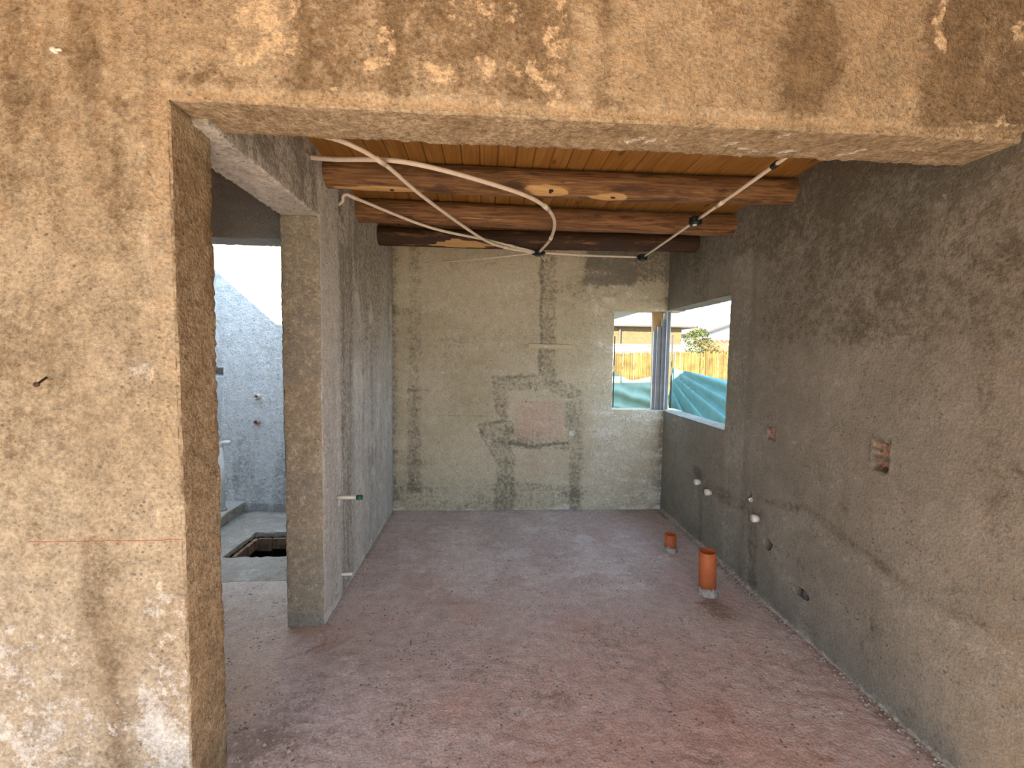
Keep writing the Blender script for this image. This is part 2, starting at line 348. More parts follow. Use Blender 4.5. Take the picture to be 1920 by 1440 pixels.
# front wall: sandy plaster, pier on the left, header over the wide opening
def fn_front(co, nr):
    x, y, z = co.T; w = zero(co); d = relief(co, .006, .003, .0013)+pitting(co)
    wx = x+.03*fbm(co, 9, 3, 1.0)+.012*fbm(co, 34, 2); wz = z+.03*fbm(co, 9, 3, 2.0)+.012*fbm(co, 34, 2, 8)
    face = (nr[:, 1] < -.5)
    # smoother corner bands along the opening
    bx = P-.058-.012*fbm(co, 5, 3, 4)
    band = ss(-.006, .006, x-bx)*(z < H+.02)
    hb = H+.036+.010*fbm(co, 6, 3, 14)
    hband = (1-ss(-.005, .005, z-hb))*(x > P-.05)
    bb = np.maximum(band, hband)*face
    d = d*(1-.55*bb)-.008*bb
    rag = np.exp(-((x-bx+.016)/.014)**2)*(z < H)+np.exp(-((z-hb-.012)/.010)**2)*(x > P)
    rag = rag*ss(-.1, .35, fbm(co, 16, 3, 6))*face; d += .004*rag
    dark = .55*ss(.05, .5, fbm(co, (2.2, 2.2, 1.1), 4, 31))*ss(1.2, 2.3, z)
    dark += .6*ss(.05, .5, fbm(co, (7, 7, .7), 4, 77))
    dark += .85*rect(wx, wz, -.60, .26, 2.42, 2.80, .05)*ss(-.6, .3, fbm(co, 3, 3, 12)+.25)*.8
    dark += .7*blob(wx, wz, 1.09, 2.60, .10, .13, .7)+.35*rect(wx, wz, .97, 1.12, 2.40, 2.80, .05)
    dark += .9*rect(wx, wz, 1.46, 1.63, 2.38, 2.95, .04)+.7*rect(wx, wz, 1.55, 1.9, 2.36, 2.95, .06)
    dark += .6*rect(wx, wz, .28, .58, 2.385, 2.415, .008)+.7*rect(wx, wz, 1.0, 1.16, 2.37, 2.40, .008)
    dark += .5*rect(wx, wz, -.98, -.70, 2.41, 2.46, .02)
    dark += .35*rect(wx, wz, -1.30, -1.16, .2, 1.0, .05)+.35*rect(wx, wz, -1.6, -1.25, 1.3, 1.75, .1)
    dark *= (1-.6*bb)
    pk = .22+.50*ss(-.3, .4, fbm(co, 12, 4, 41))
    pale = rect(wx, wz, -.80, -.58, 2.48, 2.80, .03)*pk
    pale += rect(wx, wz, -.40, -.30, 2.48, 2.62, .02)*pk+rect(wx, wz, -.28, -.10, 2.45, 2.53, .02)*pk+rect(wx, wz, -.06, .16, 2.47, 2.55, .03)*pk
    pale += blob(wx, wz, -.02, 2.68, .12, .05)*pk*.9+blob(wx, wz, .21, 2.62, .05, .2, .5)*pk
    pale += .8*blob(wx, wz, 1.78, 2.6, .06, .25, .5)*ss(.1, .4, fbm(co, 19, 3, 4))+.7*rect(wx, wz, 1.50, 1.53, 2.62, 2.9, .01)
    peel = pale; pale = .25*peel*(x > 1.4)
    low = (1-ss(.25, 1.25, z))
    pale += low*(.36+.28*ss(-.2, .45, fbm(co, 6, 4, 51)))*(1-.6*rect(wx, wz, -1.32, -1.14, -.1, 1.1, .06))  # paler foot: whiter low door light painted into the plaster
    pale += .38*ss(.1, .5, fbm(co, 4.2, 4, 61))*rect(wx, wz, -1.25, P, .2, 2.2, .1)
    pale += .2*rag; peel = peel+.45*rag
    d += .004*np.clip(peel, 0, 1)*(z > 2.4)
    tan = .35*ss(1.6, 2.3, z)+.25*bb  # tan upper part: warm ceiling bounce painted in
    # scratches on the soffit where the render was keyed
    sof = nr[:, 2] < -.5
    for (sx, sy, ln) in ((.52, 1.575, .05), (.57, 1.572, .03), (.63, 1.565, .02), (.87, 1.57, .03), (.93, 1.60, .025), (.98, 1.62, .03), (1.10, 1.61, .03), (1.13, 1.60, .02), (1.33, 1.61, .03), (1.36, 1.585, .04), (1.01, 1.50, .02), (1.56, 1.55, .03)):
        pale += sof*stroke(x+.02*fbm(co, 30, 2), y+.015*fbm(co, 30, 2, 5), [(sx-ln/2, sy+ln*.4), (sx+ln/2, sy-ln*.4)], .007, .006)*.9
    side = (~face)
    tan = tan*face; dark = np.where(side, .3*ss(.0, .5, fbm(co, (5, 5, 1.2), 3, 3))+.45, dark); pale = np.where(side & ~sof, .1, pale)  # reveals and soffit: their shade painted in as darker plaster
    w[:, 0] = dark; w[:, 1] = pale; w[:, 2] = tan; w[:, 3] = .95*peel*face
    return d, w
us = lines([(FX0-.1, -1.75, .12), (-1.75, P-.08, .011), (P-.08, P, .008), (P, R, .011), (R, R+.05, .05)])
vs = lines([(-.06, .15, .07), (.15, H, .012), (H, H+.06, .008), (H+.06, 2.88, .011), (2.88, FZ+.05, .09)])
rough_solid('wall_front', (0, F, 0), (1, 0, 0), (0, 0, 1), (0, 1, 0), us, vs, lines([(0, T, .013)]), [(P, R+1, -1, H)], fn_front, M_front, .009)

# right wall: runs on through both rooms
HOLES = [  # y, z, half y, half z, depth, brick
    (2.695, 1.125, .036, .040, .012, .9), (1.914, 1.157, .040, .066, .040, .85),
    (3.525, .495, .020, .028, .14, 0), (2.884, .648, .022, .030, .14, 0),
    (2.672, .400, .042, .030, .14, 0), (2.36, .245, .060, .020, .14, 0)]
def fn_right(co, nr):
    x, y, z = co.T; w = zero(co); d = relief(co, .005, .0022, .001)+pitting(co, 30, .5, .003)
    wy = y+.03*fbm(co, 6, 3, 1)+.010*fbm(co, 30, 2); wz = z+.03*fbm(co, 6, 3, 2)+.010*fbm(co, 30, 2, 8)
    d += .010*ss(2.93, 2.99, y)*(1-ss(3.20, 3.26, y))*0-.009*ss(2.90, 3.01, y)
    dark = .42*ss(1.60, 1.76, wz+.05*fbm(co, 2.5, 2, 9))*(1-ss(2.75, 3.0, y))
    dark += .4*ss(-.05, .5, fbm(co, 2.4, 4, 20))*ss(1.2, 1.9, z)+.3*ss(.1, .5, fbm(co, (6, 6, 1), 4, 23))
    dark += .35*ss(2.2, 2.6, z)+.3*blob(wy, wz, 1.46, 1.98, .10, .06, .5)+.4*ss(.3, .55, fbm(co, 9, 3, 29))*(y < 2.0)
    dark += .45*ss(.02, .35, fbm(co, 4, 3, 91))*(1-ss(.0, .16, z))
    # trowelled-over conduit chase
    ch = stroke(wy, wz, [(3.68, .60), (3.45, .56), (3.30, .53), (3.0, .55), (2.78, .54)], .055, .03)
    ch = np.maximum(ch, stroke(wy, wz, [(3.58, .5), (3.56, .02)], .035, .02)); ch = np.maximum(ch, stroke(wy, wz, [(2.86, .55), (2.82, .0)], .05, .02))
    ch2 = stroke(wy, wz, [(2.72, .52), (2.35, .66), (2.05, .60), (1.74, .54), (1.45, .55), (1.0, .53)], .05, .035)
    ch2 = np.maximum(ch2, stroke(wy, wz, [(2.60, .46), (2.5, .28), (2.33, .2), (2.30, 0)], .06, .03))
    d = d*(1-.6*np.maximum(ch, ch2))-.003*ch-.002*ch2
    ring = stroke(wy, wz, [(2.80, .66), (2.35, .74), (2.0, .68), (1.74, .62), (1.45, .62)], .025, .02)
    dark += .45*ch-.05*ch2+.40*ring+.5*blob(wy, wz, 3.66, .61, .08, .05, .5)
    pale = .5*rect(wy, wz, 2.99, 3.24, .0, 2.4, .05)*(.5+.5*ss(-.2, .4, fbm(co, 4, 3, 8)))
    pale += .30*(1-ss(1.45, 1.72, wz))*ss(-.1, .4, fbm(co, 2.5, 4, 66))*ss(.7, 1.0, z)
    pale += .22*rect(wy, wz, 3.2, 4.5, .0, 1.1, .1)+.6*rect(wy, wz, 2.86, 2.885, .05, .45, .008)*ss(0, .3, fbm(co, 14, 2, 3))
    pale += .35*ch2+.4*(1-ss(.015, .05, wz))
    pale += .9*rect(wy, wz, 1.55, 2.1, 2.25, 2.5, .1)*ss(.42, .6, fbm(co, 17, 3, 44))
    br = np.zeros(len(co)); front = nr[:, 0] < -.5
    for (hy, hz, a, b, dep, brick) in HOLES:
        q = np.maximum(np.abs(y-hy)/a, np.abs(z-hz)/b) if brick > .5 else np.hypot((y-hy)/a, (z-hz)/b)
        q = q+(.30 if brick > .5 else .38)*fbm(co, 30, 2, hy*9)
        m = (1-ss(.82, 1.12, q))*front; d = np.where(m > 0, d*(1-m)-dep*m, d)
        rim = (np.exp(-((q-1.22)/.14)**2))*front; dark += .5*rim*(brick > 0); d += .003*rim
        dark += m*(1 if not brick else .25+1.0*ss(.45, .85, q)); br = np.maximum(br, m*brick*ss(-.35, .1, fbm(co, 34, 2, 3)))  # shade of cavities and brick rims painted dark on top of the relief
        pale *= 1-m
    br += .9*stroke(y, z, [(3.265, .93), (3.262, 1.01)], .010, .005)*front
    w[:, 0] = dark; w[:, 1] = pale; w[:, 2] = .5*ss(1.0, -.2, y-1.2)*.6; w[:, 3] = br
    return d, w
us = lines([(FY0-.2, .5, .15), (.5, 1.35, .014), (1.35, YW, .009), (YW, B, .013)])
vs = lines([(-.06, 0, .03), (0, ZB, .0095), (ZB, 1.3, .0095), (1.3, ZT, .013), (ZT, 2.66, .015), (2.66, FZ+.05, .06)])
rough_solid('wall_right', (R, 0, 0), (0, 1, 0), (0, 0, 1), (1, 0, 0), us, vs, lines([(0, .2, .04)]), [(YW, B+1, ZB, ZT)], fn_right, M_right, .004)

# back wall with the other half of the corner window
def fn_back(co, nr):
    x, y, z = co.T; w = zero(co); d = relief(co, .005, .0025, .001)+pitting(co, 30, .45, .003)
    d += .0022*fbm(co, (3, 3, 26), 3, 15)*ss(-.3, .3, fbm(co, 2, 2, 3))
    wx = x+.028*fbm(co, 6, 3, 1)+.012*fbm(co, 30, 2); wz = z+.028*fbm(co, 6, 3, 2)+.012*fbm(co, 30, 2, 8)
    dark = .46*rect(wx, z, -.78, -.65, .2, 2.8, .03)*(.6+.4*ss(-.3, .3, fbm(co, (4, 4, 1), 3, 6)))
    path = np.maximum.reduce([stroke(wx, wz, [(.62, 2.7), (.63, 1.40)], .08, .025), stroke(wx, wz, [(.17, 1.31), (.62, 1.33), (.86, 1.24)], .075, .025),
                              stroke(wx, wz, [(.16, 1.28), (.19, .98)], .05, .02), stroke(wx, wz, [(.02, .82), (.22, .86)], .075, .03),
                              stroke(wx, wz, [(.13, .80), (.22, .45), (.2, .0)], .105, .03), stroke(wx, wz, [(.93, 1.22), (.95, .0)], .065, .03),
                              stroke(wx, wz, [(.2, .72), (.85, .66)], .05, .03), stroke(wx, wz, [(.86, 1.1), (.89, .7)], .05, .03)])
    ring = np.maximum.reduce([stroke(wx, wz, [(.545, 2.7), (.55, 1.42)], .016, .012), stroke(wx, wz, [(.09, 1.38), (.5, 1.41)], .018, .012), stroke(wx, wz, [(.08, 1.38), (.12, 1.0)], .016, .012),
                              stroke(wx, wz, [(-.05, .9), (.2, .93)], .016, .01), stroke(wx, wz, [(-.07, .88), (0, .72), (.1, .55)], .014, .01), stroke(wx, wz, [(.26, .7), (.5, .66), (.84, .70)], .018, .012)])
    d = d*(1-.5*path)-.004*path-.004*ring
    dark += .46*path*(.7+.3*ss(-.3, .3, fbm(co, 5, 3, 4)))+.42*ring
    dark += 1.0*rect(wx, wz, .99, 1.50, 2.33, 2.9, .04)+.7*rect(wx, wz, 1.42, 1.9, 2.38, 2.9, .05)+.45*blob(wx, wz, 1.25, 2.3, .3, .12, .6)*ss(-.1, .3, fbm(co, 9, 3, 5))
    dark += .30*ss(.05, .5, fbm(co, (1.6, 1.6, 7), 4, 20))+.25*(1-ss(.1, .5, z))*rect(x, z, -1, 1, -.1, .8, .2)
    dark += .5*blob(wx, wz, 1.83, .45, .10, .7, .7)+.45*stroke(x+.01*fbm(co, 20, 2), z, [(-.75, .977), (.09, .982)], .003, .005)
    dark += .5*np.exp(-((x-1.847)/.03)**2)+.5*np.exp(-((x-L)/.05)**2)*(z > .1)  # corner shade painted along both ends of the wall
    pale = .40*rect(wx, wz, 1.07, 1.9, .0, 1.05, .06)*(.6+.4*ss(-.2, .3, fbm(co, 6, 3, 5)))+.45*rect(wx, wz, 1.0, 1.5, 2.15, 2.36, .05)*ss(-.15, .3, fbm(co, 11, 4, 5))
    pale += .33*ss(-.05, .45, fbm(co, (2, 2, 8), 4, 70))*(1-path)+.25*rect(wx, wz, 1.08, 1.32, 1.0, 2.2, .05)
    pale += .95*(1-ss(.010, .040, z+.05*fbm(co, (9, 9, 9), 3, 5)))*ss(-.05, .2, fbm(co, (3, 3, 3), 3, 8))
    pale += .8*blob(x, z, .894, .804, .03, .03)+.5*blob(x, z, .03, .86, .02, .02)
    tan = .75*rect(wx, wz, .30, .82, .72, 1.14, .03)*(.7+.3*ss(-.2, .3, fbm(co, 8, 3, 9)))+.5*rect(wx, wz, .33, .80, .1, .6, .06)*ss(-.2, .4, fbm(co, 4, 3, 19))
    br = .9*blob(x+.02*fbm(co, 40, 2), z, .165, 1.085, .02, .02)+.6*rect(wx, wz, .22, .55, 1.125, 1.15, .008)*ss(.1, .35, fbm(co, 25, 2, 1))
    w[:, 0] = dark; w[:, 1] = pale; w[:, 2] = tan; w[:, 3] = br
    return d, w
us = lines([(L-.12, XW, .0105), (XW, R, .0115), (R, R+.2, .05)]); vs = lines([(-.06, 0, .03), (0, ZB, .0105), (ZB, ZT, .0105), (ZT, 2.72, .012), (2.72, 2.80, .08)])
rough_solid('wall_back', (0, B, 0), (1, 0, 0), (0, 0, 1), (0, 1, 0), us, vs, lines([(0, .2, .04)]), [(XW, R+1, ZB, ZT)], fn_back, M_back, .004)

# partition with the doorway cut out beside the pier
def fn_left(co, nr):
    x, y, z = co.T; w = zero(co); face = nr[:, 0] > .5
    d = relief(co, .006, .0028, .0014)+pitting(co, 30, .36, .005)
    rake = fbm(co, (40, 40, 5), 3, 15); d += .0030*rake*face*ss(-.2, .3, fbm(co, 2.1, 2, 4))
    wy = y+.03*fbm(co, (6, 6, 2), 3, 1)+.010*fbm(co, 30, 2)
    gouge = rect(y+.02*fbm(co, 12, 2), z+.02*fbm(co, 12, 2, 4), 2.868, 2.952, 2.49, 2.70, .014)*face
    g2 = blob(y+.02*fbm(co, 18, 2), z+.03*fbm(co, 14, 2), 2.917, 1.133, .035, .075, .4)*face*ss(-.35, .1, fbm(co, 22, 2, 9))
    seam = stroke(wy, z, [(2.93, 2.55), (2.90, .02)], .010, .008)*face*ss(-.3, .25, fbm(co, (5, 5, 3), 3, 7))
    seam2 = stroke(wy, z, [(3.08, 2.6), (3.05, .4)], .012, .01)*face*ss(-.2, .3, fbm(co, (5, 5, 3), 3, 17))
    d -= .075*gouge+.02*g2+.007*seam+.005*seam2
    h3 = blob(y, z, 2.79, .66, .02, .05, .5)*face; d -= .02*h3
    step = stroke(y+.006*fbm(co, 30, 2), z, [(2.18, 2.75), (2.19, 2.64), (2.6, 2.63)], .006, .005)*face
    dark = .10+.4*ss(.0, .5, fbm(co, (9, 9, .9), 4, 22))+.35*ss(1.5, 2.5, z)+1.6*gouge+.8*g2+.5*seam+.45*seam2+h3+.35*rect(wy, z, 2.86, 3.12, .0, 2.3, .05)+.5*step  # recess shade painted dark into the gouge and holes
    dark += .4*np.exp(-((y-B)/.05)**2)+.4*ss(2.35, 2.45, z)*ss(.0, .4, fbm(co, 12, 3, 8))*(y < 2.6)  # first term paints corner shade beside the back wall
    pale = .42*rect(wy, z, 2.53, 2.84, -.1, 2.7, .03)+.55*ss(0, .4, fbm(co, 5, 4, 55))*rect(y, z, 3.1, 4.5, -.1, 2.2, .1)
    pale += .5*rect(wy, z, 3.15, 3.35, -.1, 1.6, .08)+.9*(1-ss(.02, .06, z))*ss(-.1, .2, fbm(co, 5, 3, 3))*face+.3*face*np.exp(-((y-S)/.03)**2)
    tan = .5*rect(wy, z, 3.25, 4.0, 1.6, 2.6, .2)
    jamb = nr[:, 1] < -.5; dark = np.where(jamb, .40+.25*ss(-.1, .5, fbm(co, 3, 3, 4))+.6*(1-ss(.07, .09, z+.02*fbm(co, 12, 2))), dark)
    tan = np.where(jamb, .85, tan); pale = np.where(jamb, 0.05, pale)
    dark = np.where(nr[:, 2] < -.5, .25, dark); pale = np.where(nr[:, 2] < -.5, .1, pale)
    w[:, 0] = dark; w[:, 1] = pale; w[:, 2] = tan; w[:, 3] = .5*g2*ss(-.1, .2, fbm(co, 30, 2, 2))
    return d, w
us = lines([(F+T-.1, S, .012), (S, 3.15, .0095), (3.15, B+.02, .011)]); vs = lines([(-.06, 0, .03), (0, D, .011), (D, 2.72, .011), (2.72, BZ, .06)])
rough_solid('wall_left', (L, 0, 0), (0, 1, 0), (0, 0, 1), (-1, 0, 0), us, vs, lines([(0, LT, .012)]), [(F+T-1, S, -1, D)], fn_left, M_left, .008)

# floors
def fn_floor(co, nr):
    x, y, z = co.T; w = zero(co); top = nr[:, 2] > .5
    d = .006*fbm(co, 1.1, 3)+.003*fbm(co, 7, 3, 3)+.0014*fbm(co, 38, 2, 7)
    d += .010*ss(.25, .6, fbm(co, 6, 3, 44))*(1-ss(-.9, -.5, x))
    rough = 1-ss(2.0, 2.9, y); d += rough*(.003*ss(.1, .5, fbm(co, 26, 2, 61))-.004*ss(.25, .5, fbm(co, 30, 2, 71)))
    d += .0035*np.sin((x*.25+y+.04*fbm(co, 3, 2))*70)*ss(.05, .3, fbm(co, 2.3, 2, 14))*.25
    dark = .30*ss(.0, .5, fbm(co, 2.0, 4, 5))+rough*.42*ss(.05, .45, fbm(co, 6, 4, 15))
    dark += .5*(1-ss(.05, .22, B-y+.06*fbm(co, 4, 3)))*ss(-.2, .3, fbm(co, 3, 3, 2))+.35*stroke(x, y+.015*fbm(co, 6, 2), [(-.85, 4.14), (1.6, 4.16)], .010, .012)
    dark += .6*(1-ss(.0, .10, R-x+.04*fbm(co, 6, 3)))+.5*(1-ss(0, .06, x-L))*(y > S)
    dark += .5*blob(x+.05*fbm(co, 8, 2), y, -.95, 1.75, .22, .35, .6)+.7*blob(x+.03*fbm(co, 14, 2), y, 1.5, 2.62, .10, .13, .6)
    dark += .8*stroke(x+.02*fbm(co, 16, 2), y+.02*fbm(co, 16, 2, 4), [(-.93, 2.49), (-.86, 2.36), (-.98, 2.27), (-1.1, 2.22)], .006, .006)
    pale = .75*blob(x, y, .3, 3.5, 1.1, .9, .5)*ss(-.35, .3, fbm(co, 2.6, 4, 25))+.35*ss(.1, .5, fbm(co, 4, 4, 35))
    pale += .55*rect(x+.08*fbm(co, 5, 2), y, -1.9, -.9, 1.5, 3.2, .1)*ss(-.4, .3, fbm(co, 6, 4, 55))
    for (px, py, r) in ((.28, 3.42, .03), (.62, 3.42, .04), (.30, 3.05, .015), (-.2, 1.75, .012), (.9, 1.6, .012), (1.05, 2.9, .10)):
        pale += (.4 if r > .05 else .8)*blob(x+.02*fbm(co, 20, 2), y, px, py, r, r*.6, .5)
    red = .55*ss(-.05, .45, fbm(co, 1.7, 3, 85))*(1-ss(3.0, 3.8, y))+.5*blob(x, y, .7, 1.9, .8, .6, .6)+.45*(1-ss(1.2, 1.9, y))+.4*blob(x, y, 1.2, 3.9, .7, .5, .6)
    w[:, 0] = dark; w[:, 1] = pale; w[:, 2] = red; w[:, 3] = .62*(1-ss(-1.12, -.82, x+.10*fbm(co, 4, 3, 7)))*ss(1.5, 1.9, y+.1*fbm(co, 4, 3, 9))
    return d*top, w
us = lines([(FX0-.1, -2.0, .2), (-2.0, -1.15, .018), (-1.15, R+.02, .0125), (R+.02, R+.2, .18)]); vs = lines([(FY0-.3, 1.0, .2), (1.0, 2.9, .012), (2.9, 3.05, .012)])
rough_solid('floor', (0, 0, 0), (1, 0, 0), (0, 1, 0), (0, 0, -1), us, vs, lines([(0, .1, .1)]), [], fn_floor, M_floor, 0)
us = lines([(L-.02, R+.02, .0135)]); vs = lines([(3.05, B+.02, .0135)])
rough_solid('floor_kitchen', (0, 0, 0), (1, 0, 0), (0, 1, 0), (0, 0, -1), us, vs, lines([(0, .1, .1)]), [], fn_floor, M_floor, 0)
def fn_bfloor(co, nr):
    x, y, z = co.T; w = zero(co)
    d = .004*fbm(co, 2, 3)+.0025*fbm(co, 11, 3, 3)
    w[:, 0] = .35*ss(.0, .5, fbm(co, 4, 4, 5))+.7*(1-ss(.0, .07, B-y))+.5*(1-ss(0, .1, x+2.38))*(x > -2.42)
    w[:, 1] = .5*ss(-.1, .4, fbm(co, 5, 4, 25)); w[:, 2] = .5*(1-ss(3.0, 3.2, y))
    return d*(nr[:, 2] > .5), w
PX0, PX1, PY0, PY1 = -2.03, -1.30, 3.43, 3.91
us = lines([(BX-.1, -2.5, .05), (-2.5, PX0, .016), (PX0, PX1, .016), (PX1, L-LT+.02, .02), (L-LT+.02, L-.02, .05)]); vs = lines([(3.05, PY0, .015), (PY0, PY1, .016), (PY1, B+.02, .016)])
rough_solid('floor_bathroom', (0, 0, .0), (1, 0, 0), (0, 1, 0), (0, 0, -1), us, vs, lines([(0, .05, .0125)]), [(PX0, PX1, PY0, PY1)], fn_bfloor, M_bfloor, .010)

# bathroom walls, open to the sky
def fn_bath(co, nr):
    x, y, z = co.T; w = zero(co); front = nr[:, 1] < -.5
    d = relief(co, .005, .003, .0015)+pitting(co, 26, .34, .006)+.002*fbm(co, (30, 30, 5), 3, 2)
    niche = rect(x+.01*fbm(co, 20, 2), z+.01*fbm(co, 20, 2, 3), -2.68, -2.575, 1.36, 1.43, .012)*front
    d -= .07*niche
    w[:, 0] = .35*ss(0, .5, fbm(co, (6, 6, 1.5), 4, 2))+.55*(1-ss(.2, 1.2, z))*ss(-.2, .4, fbm(co, (5, 5, 1.2), 4, 12))+niche+.6*(1-ss(.05, .1, z))  # niche term paints the shade inside the recess
    w[:, 1] = .6*ss(-.1, .4, fbm(co, 3, 4, 31))*(1-niche)*ss(.3, 1.0, z)
    return d, w
us = lines([(BX-.22, -2.72, .1), (-2.72, -1.75, .012), (-1.75, L-.12, .05)]); vs = lines([(-.06, 0, .06), (0, 2.75, .013), (2.75, BZ, .15)])
rough_solid('wall_bathroom_back', (0, B, 0), (1, 0, 0), (0, 0, 1), (0, 1, 0), us, vs, lines([(0, .2, .1)]), [], fn_bath, M_bath, .004)
def fn_plain(co, nr):
    w = zero(co); w[:, 0] = .3*ss(0, .5, fbm(co, 3, 3, 2)); return relief(co), w
rough_solid('wall_bathroom_left', (BX, 0, 0), (0, 1, 0), (0, 0, 1), (-1, 0, 0), lines([(F+T-.1, B+.2, .08)]), lines([(-.06, BZ, .1)]), lines([(0, .2, .2)]), [], fn_plain, M_bath, .003)
us = lines([(BX-.02, -1.95, .08), (-1.95, -1.2, .02), (-1.2, L-LT+.02, .02)]); vs = lines([(-.06, 2.29, .05), (2.29, BZ, .02)])
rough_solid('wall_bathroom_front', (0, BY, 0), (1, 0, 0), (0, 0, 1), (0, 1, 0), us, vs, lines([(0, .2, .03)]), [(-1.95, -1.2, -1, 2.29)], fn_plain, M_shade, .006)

# front room shell behind the camera: rear opening widened for light, side door and pale patio added to brighten the room
M_shell = plaster('plaster_shell', (.50, .43, .32), (.45, .38, .28), (.3, .25, .18), (.6, .54, .42), (.45, .36, .25))
rough_solid('wall_front_left', (FX0, 0, 0), (0, 1, 0), (0, 0, 1), (-1, 0, 0), lines([(FY0-.2, -1.5, .1), (-1.5, -.45, .2), (-.45, F+.02, .2)]), lines([(-.06, 1.95, .2), (1.95, FZ+.05, .2)]), lines([(0, .2, .2)]), [(-1.5, -.45, -1, 1.95)], fn_plain, M_shell, .003)  # unseen door hole added to let sun onto the floor
rough_solid('wall_rear', (0, FY0, 0), (-1, 0, 0), (0, 0, 1), (0, -1, 0), lines([(-R-.2, -1.65, .1), (-1.65, 3.2, .2), (3.2, -FX0+.2, .1)]), lines([(-.06, 2.38, .2), (2.38, FZ+.05, .1)]), lines([(0, .2, .2)]), [(-1.65, 3.2, -1, 2.38)], fn_plain, M_shell, .003)
M_bounce_slab = flat('bounce_slab_concrete', (.55, .52, .46), .95, .1, .1, 3)
tag(MB().box(FX0-3.5, R+3.5, FY0-6.5, FY0-.19, -.1, -.02).box(FX0-3.5, FX0-.19, FY0-.19, 1.5, -.1, -.02).build('floor_bounce_slab', M_bounce_slab), kind='structure')  # unseen pale slab added to bounce sunlight indoors

# ------------------------------------------------------------------ ceilings
ceil = MB().box(L-.05, R+.05, F+T-.02, B+.1, CZ+.022, CZ+.08).build('ceiling', M_plank); tag(ceil, kind='structure')
tag(MB().box(FX0-.2, R+.2, FY0-.2, F+.02, FZ, FZ+.12).build('ceiling_front', M_ceil_front), kind='structure')
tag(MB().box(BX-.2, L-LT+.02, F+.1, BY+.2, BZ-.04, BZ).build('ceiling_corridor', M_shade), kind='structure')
tag(MB().box(L-LT-.05, R+.2, F+T-.02, B+.2, CZ+.10, CZ+.22).build('roof', M_steel), kind='structure')
NB = 28; bw = (R-L+.06)/NB
prof = [(-.5*bw+.001, .022), (-.5*bw+.001, .006), (-.5*bw+.007, 0), (.5*bw-.007, 0), (.5*bw-.001, .006), (.5*bw-.001, .022)]
pb = MB().prism([(a, c) for a, c in prof], 1, 0, B-F-T+.04)
plank0 = None
for i in range(NB):
    if plank0 is None: o = plank0 = pb.build('plank', M_plank, ceil)
    else: o = plank0.copy(); COL.objects.link(o)
    o.parent = ceil; o.location = (L-.03+(i+.5)*bw, F+T-.03, CZ+random.uniform(-.0015, .0015))

# ------------------------------------------------------------------ log beams
def log_beam(y, zc, rad, mat, dark, label, seed, notch=None, knots=()):
    n, m = 200, 32; x0, x1 = L-.03, R+.02
    th = np.linspace(0, 2*np.pi, m, endpoint=False); t = np.linspace(0, 1, n)
    Tg, A = np.meshgrid(t, th, indexing='ij'); X = x0+(x1-x0)*Tg
    base = np.stack([X.ravel()*1.6, np.cos(A).ravel()*.9+seed, np.sin(A).ravel()*.9+seed*2], 1)
    rr = rad*(1+.05*fbm(base, 1.0, 2)+.045*fbm(base*np.array([2, 4, 4]), 1, 3)+.02*fbm(base*np.array([4, 14, 14]), 1, 2))*(1.03-.06*Tg.ravel())
    wear_shade = np.zeros((n*m, 4)); wear_shade[:, 0] = dark+.5*fbm(base*np.array([1.4, 2.2, 2.2]), 1, 4, 3)
    wear_shade[:, 1] = .75*ss(.25, .5, fbm(base*np.array([2, 6, 6]), 1, 3, 30))*(1-dark)
    ang = A.ravel()
    for (kx, ka, ln, s) in knots:
        q = np.hypot((X.ravel()-kx)/ln, (ang-ka)/s)+.45*fbm(base*np.array([3, 5, 5]), 1, 3, 12); rr += rad*.05*np.exp(-q*q); wear_shade[:, 1] += 1-ss(.7, 1.1, q); wear_shade[:, 0] *= ss(.7, 1.2, q)
        q2 = np.hypot((X.ravel()-kx-ln*.2)/.018, (ang-ka)/.17); wear_shade[:, 2] += 1-ss(.7, 1.1, q2)
    if notch:
        q = np.hypot((X.ravel()-notch[0])/notch[1], (ang-notch[2])/notch[3])+.6*fbm(base*np.array([3, 5, 5]), 1, 3, 2)
        mk = 1-ss(.8, 1.05, q); rr = rr*(1-.12*mk); wear_shade[:, 1] += mk*1.2; wear_shade[:, 0] *= 1-mk
    Y = y+.012*np.sin(3.1*Tg.ravel()+seed)+rr*np.cos(ang); Z = zc+.008*np.sin(4.0*Tg.ravel()+seed*2)+rr*np.sin(ang)
    v = np.stack([X.ravel(), Y, Z], 1)
    f = [(i*m+k, i*m+(k+1) % m, (i+1)*m+(k+1) % m, (i+1)*m+k) for i in range(n-1) for k in range(m)]
    f += [tuple(range(m-1, -1, -1)), tuple(range((n-1)*m, n*m))]
    o = mesh_obj('log_beam', v, f, mat, None, True)
    at = o.data.color_attributes.new('wear_shade', 'FLOAT_COLOR', 'POINT'); at.data.foreach_set('color', np.clip(wear_shade, 0, 1).astype(np.float32).ravel())
    return tag(o, label, 'beam', 'log beams under the plank ceiling')
log_beam(2.645, 2.628, .078, M_log, .36, 'amber peeled log beam with pale knots, nearest the concrete header', 1.0, None, ((.34, 4.0, .13, .55), (.72, 4.35, .12, .45), (-.62, 4.6, .3, .35)))
log_beam(3.285, 2.620, .079, M_log_dark, .30, 'brown barky log beam, the middle one of three', 4.0)
log_beam(3.875, 2.614, .078, M_log_dark, .78, 'darkest log beam with a pale hacked notch, nearest the back wall', 8.0, (-.22, .24, 4.15, .65))

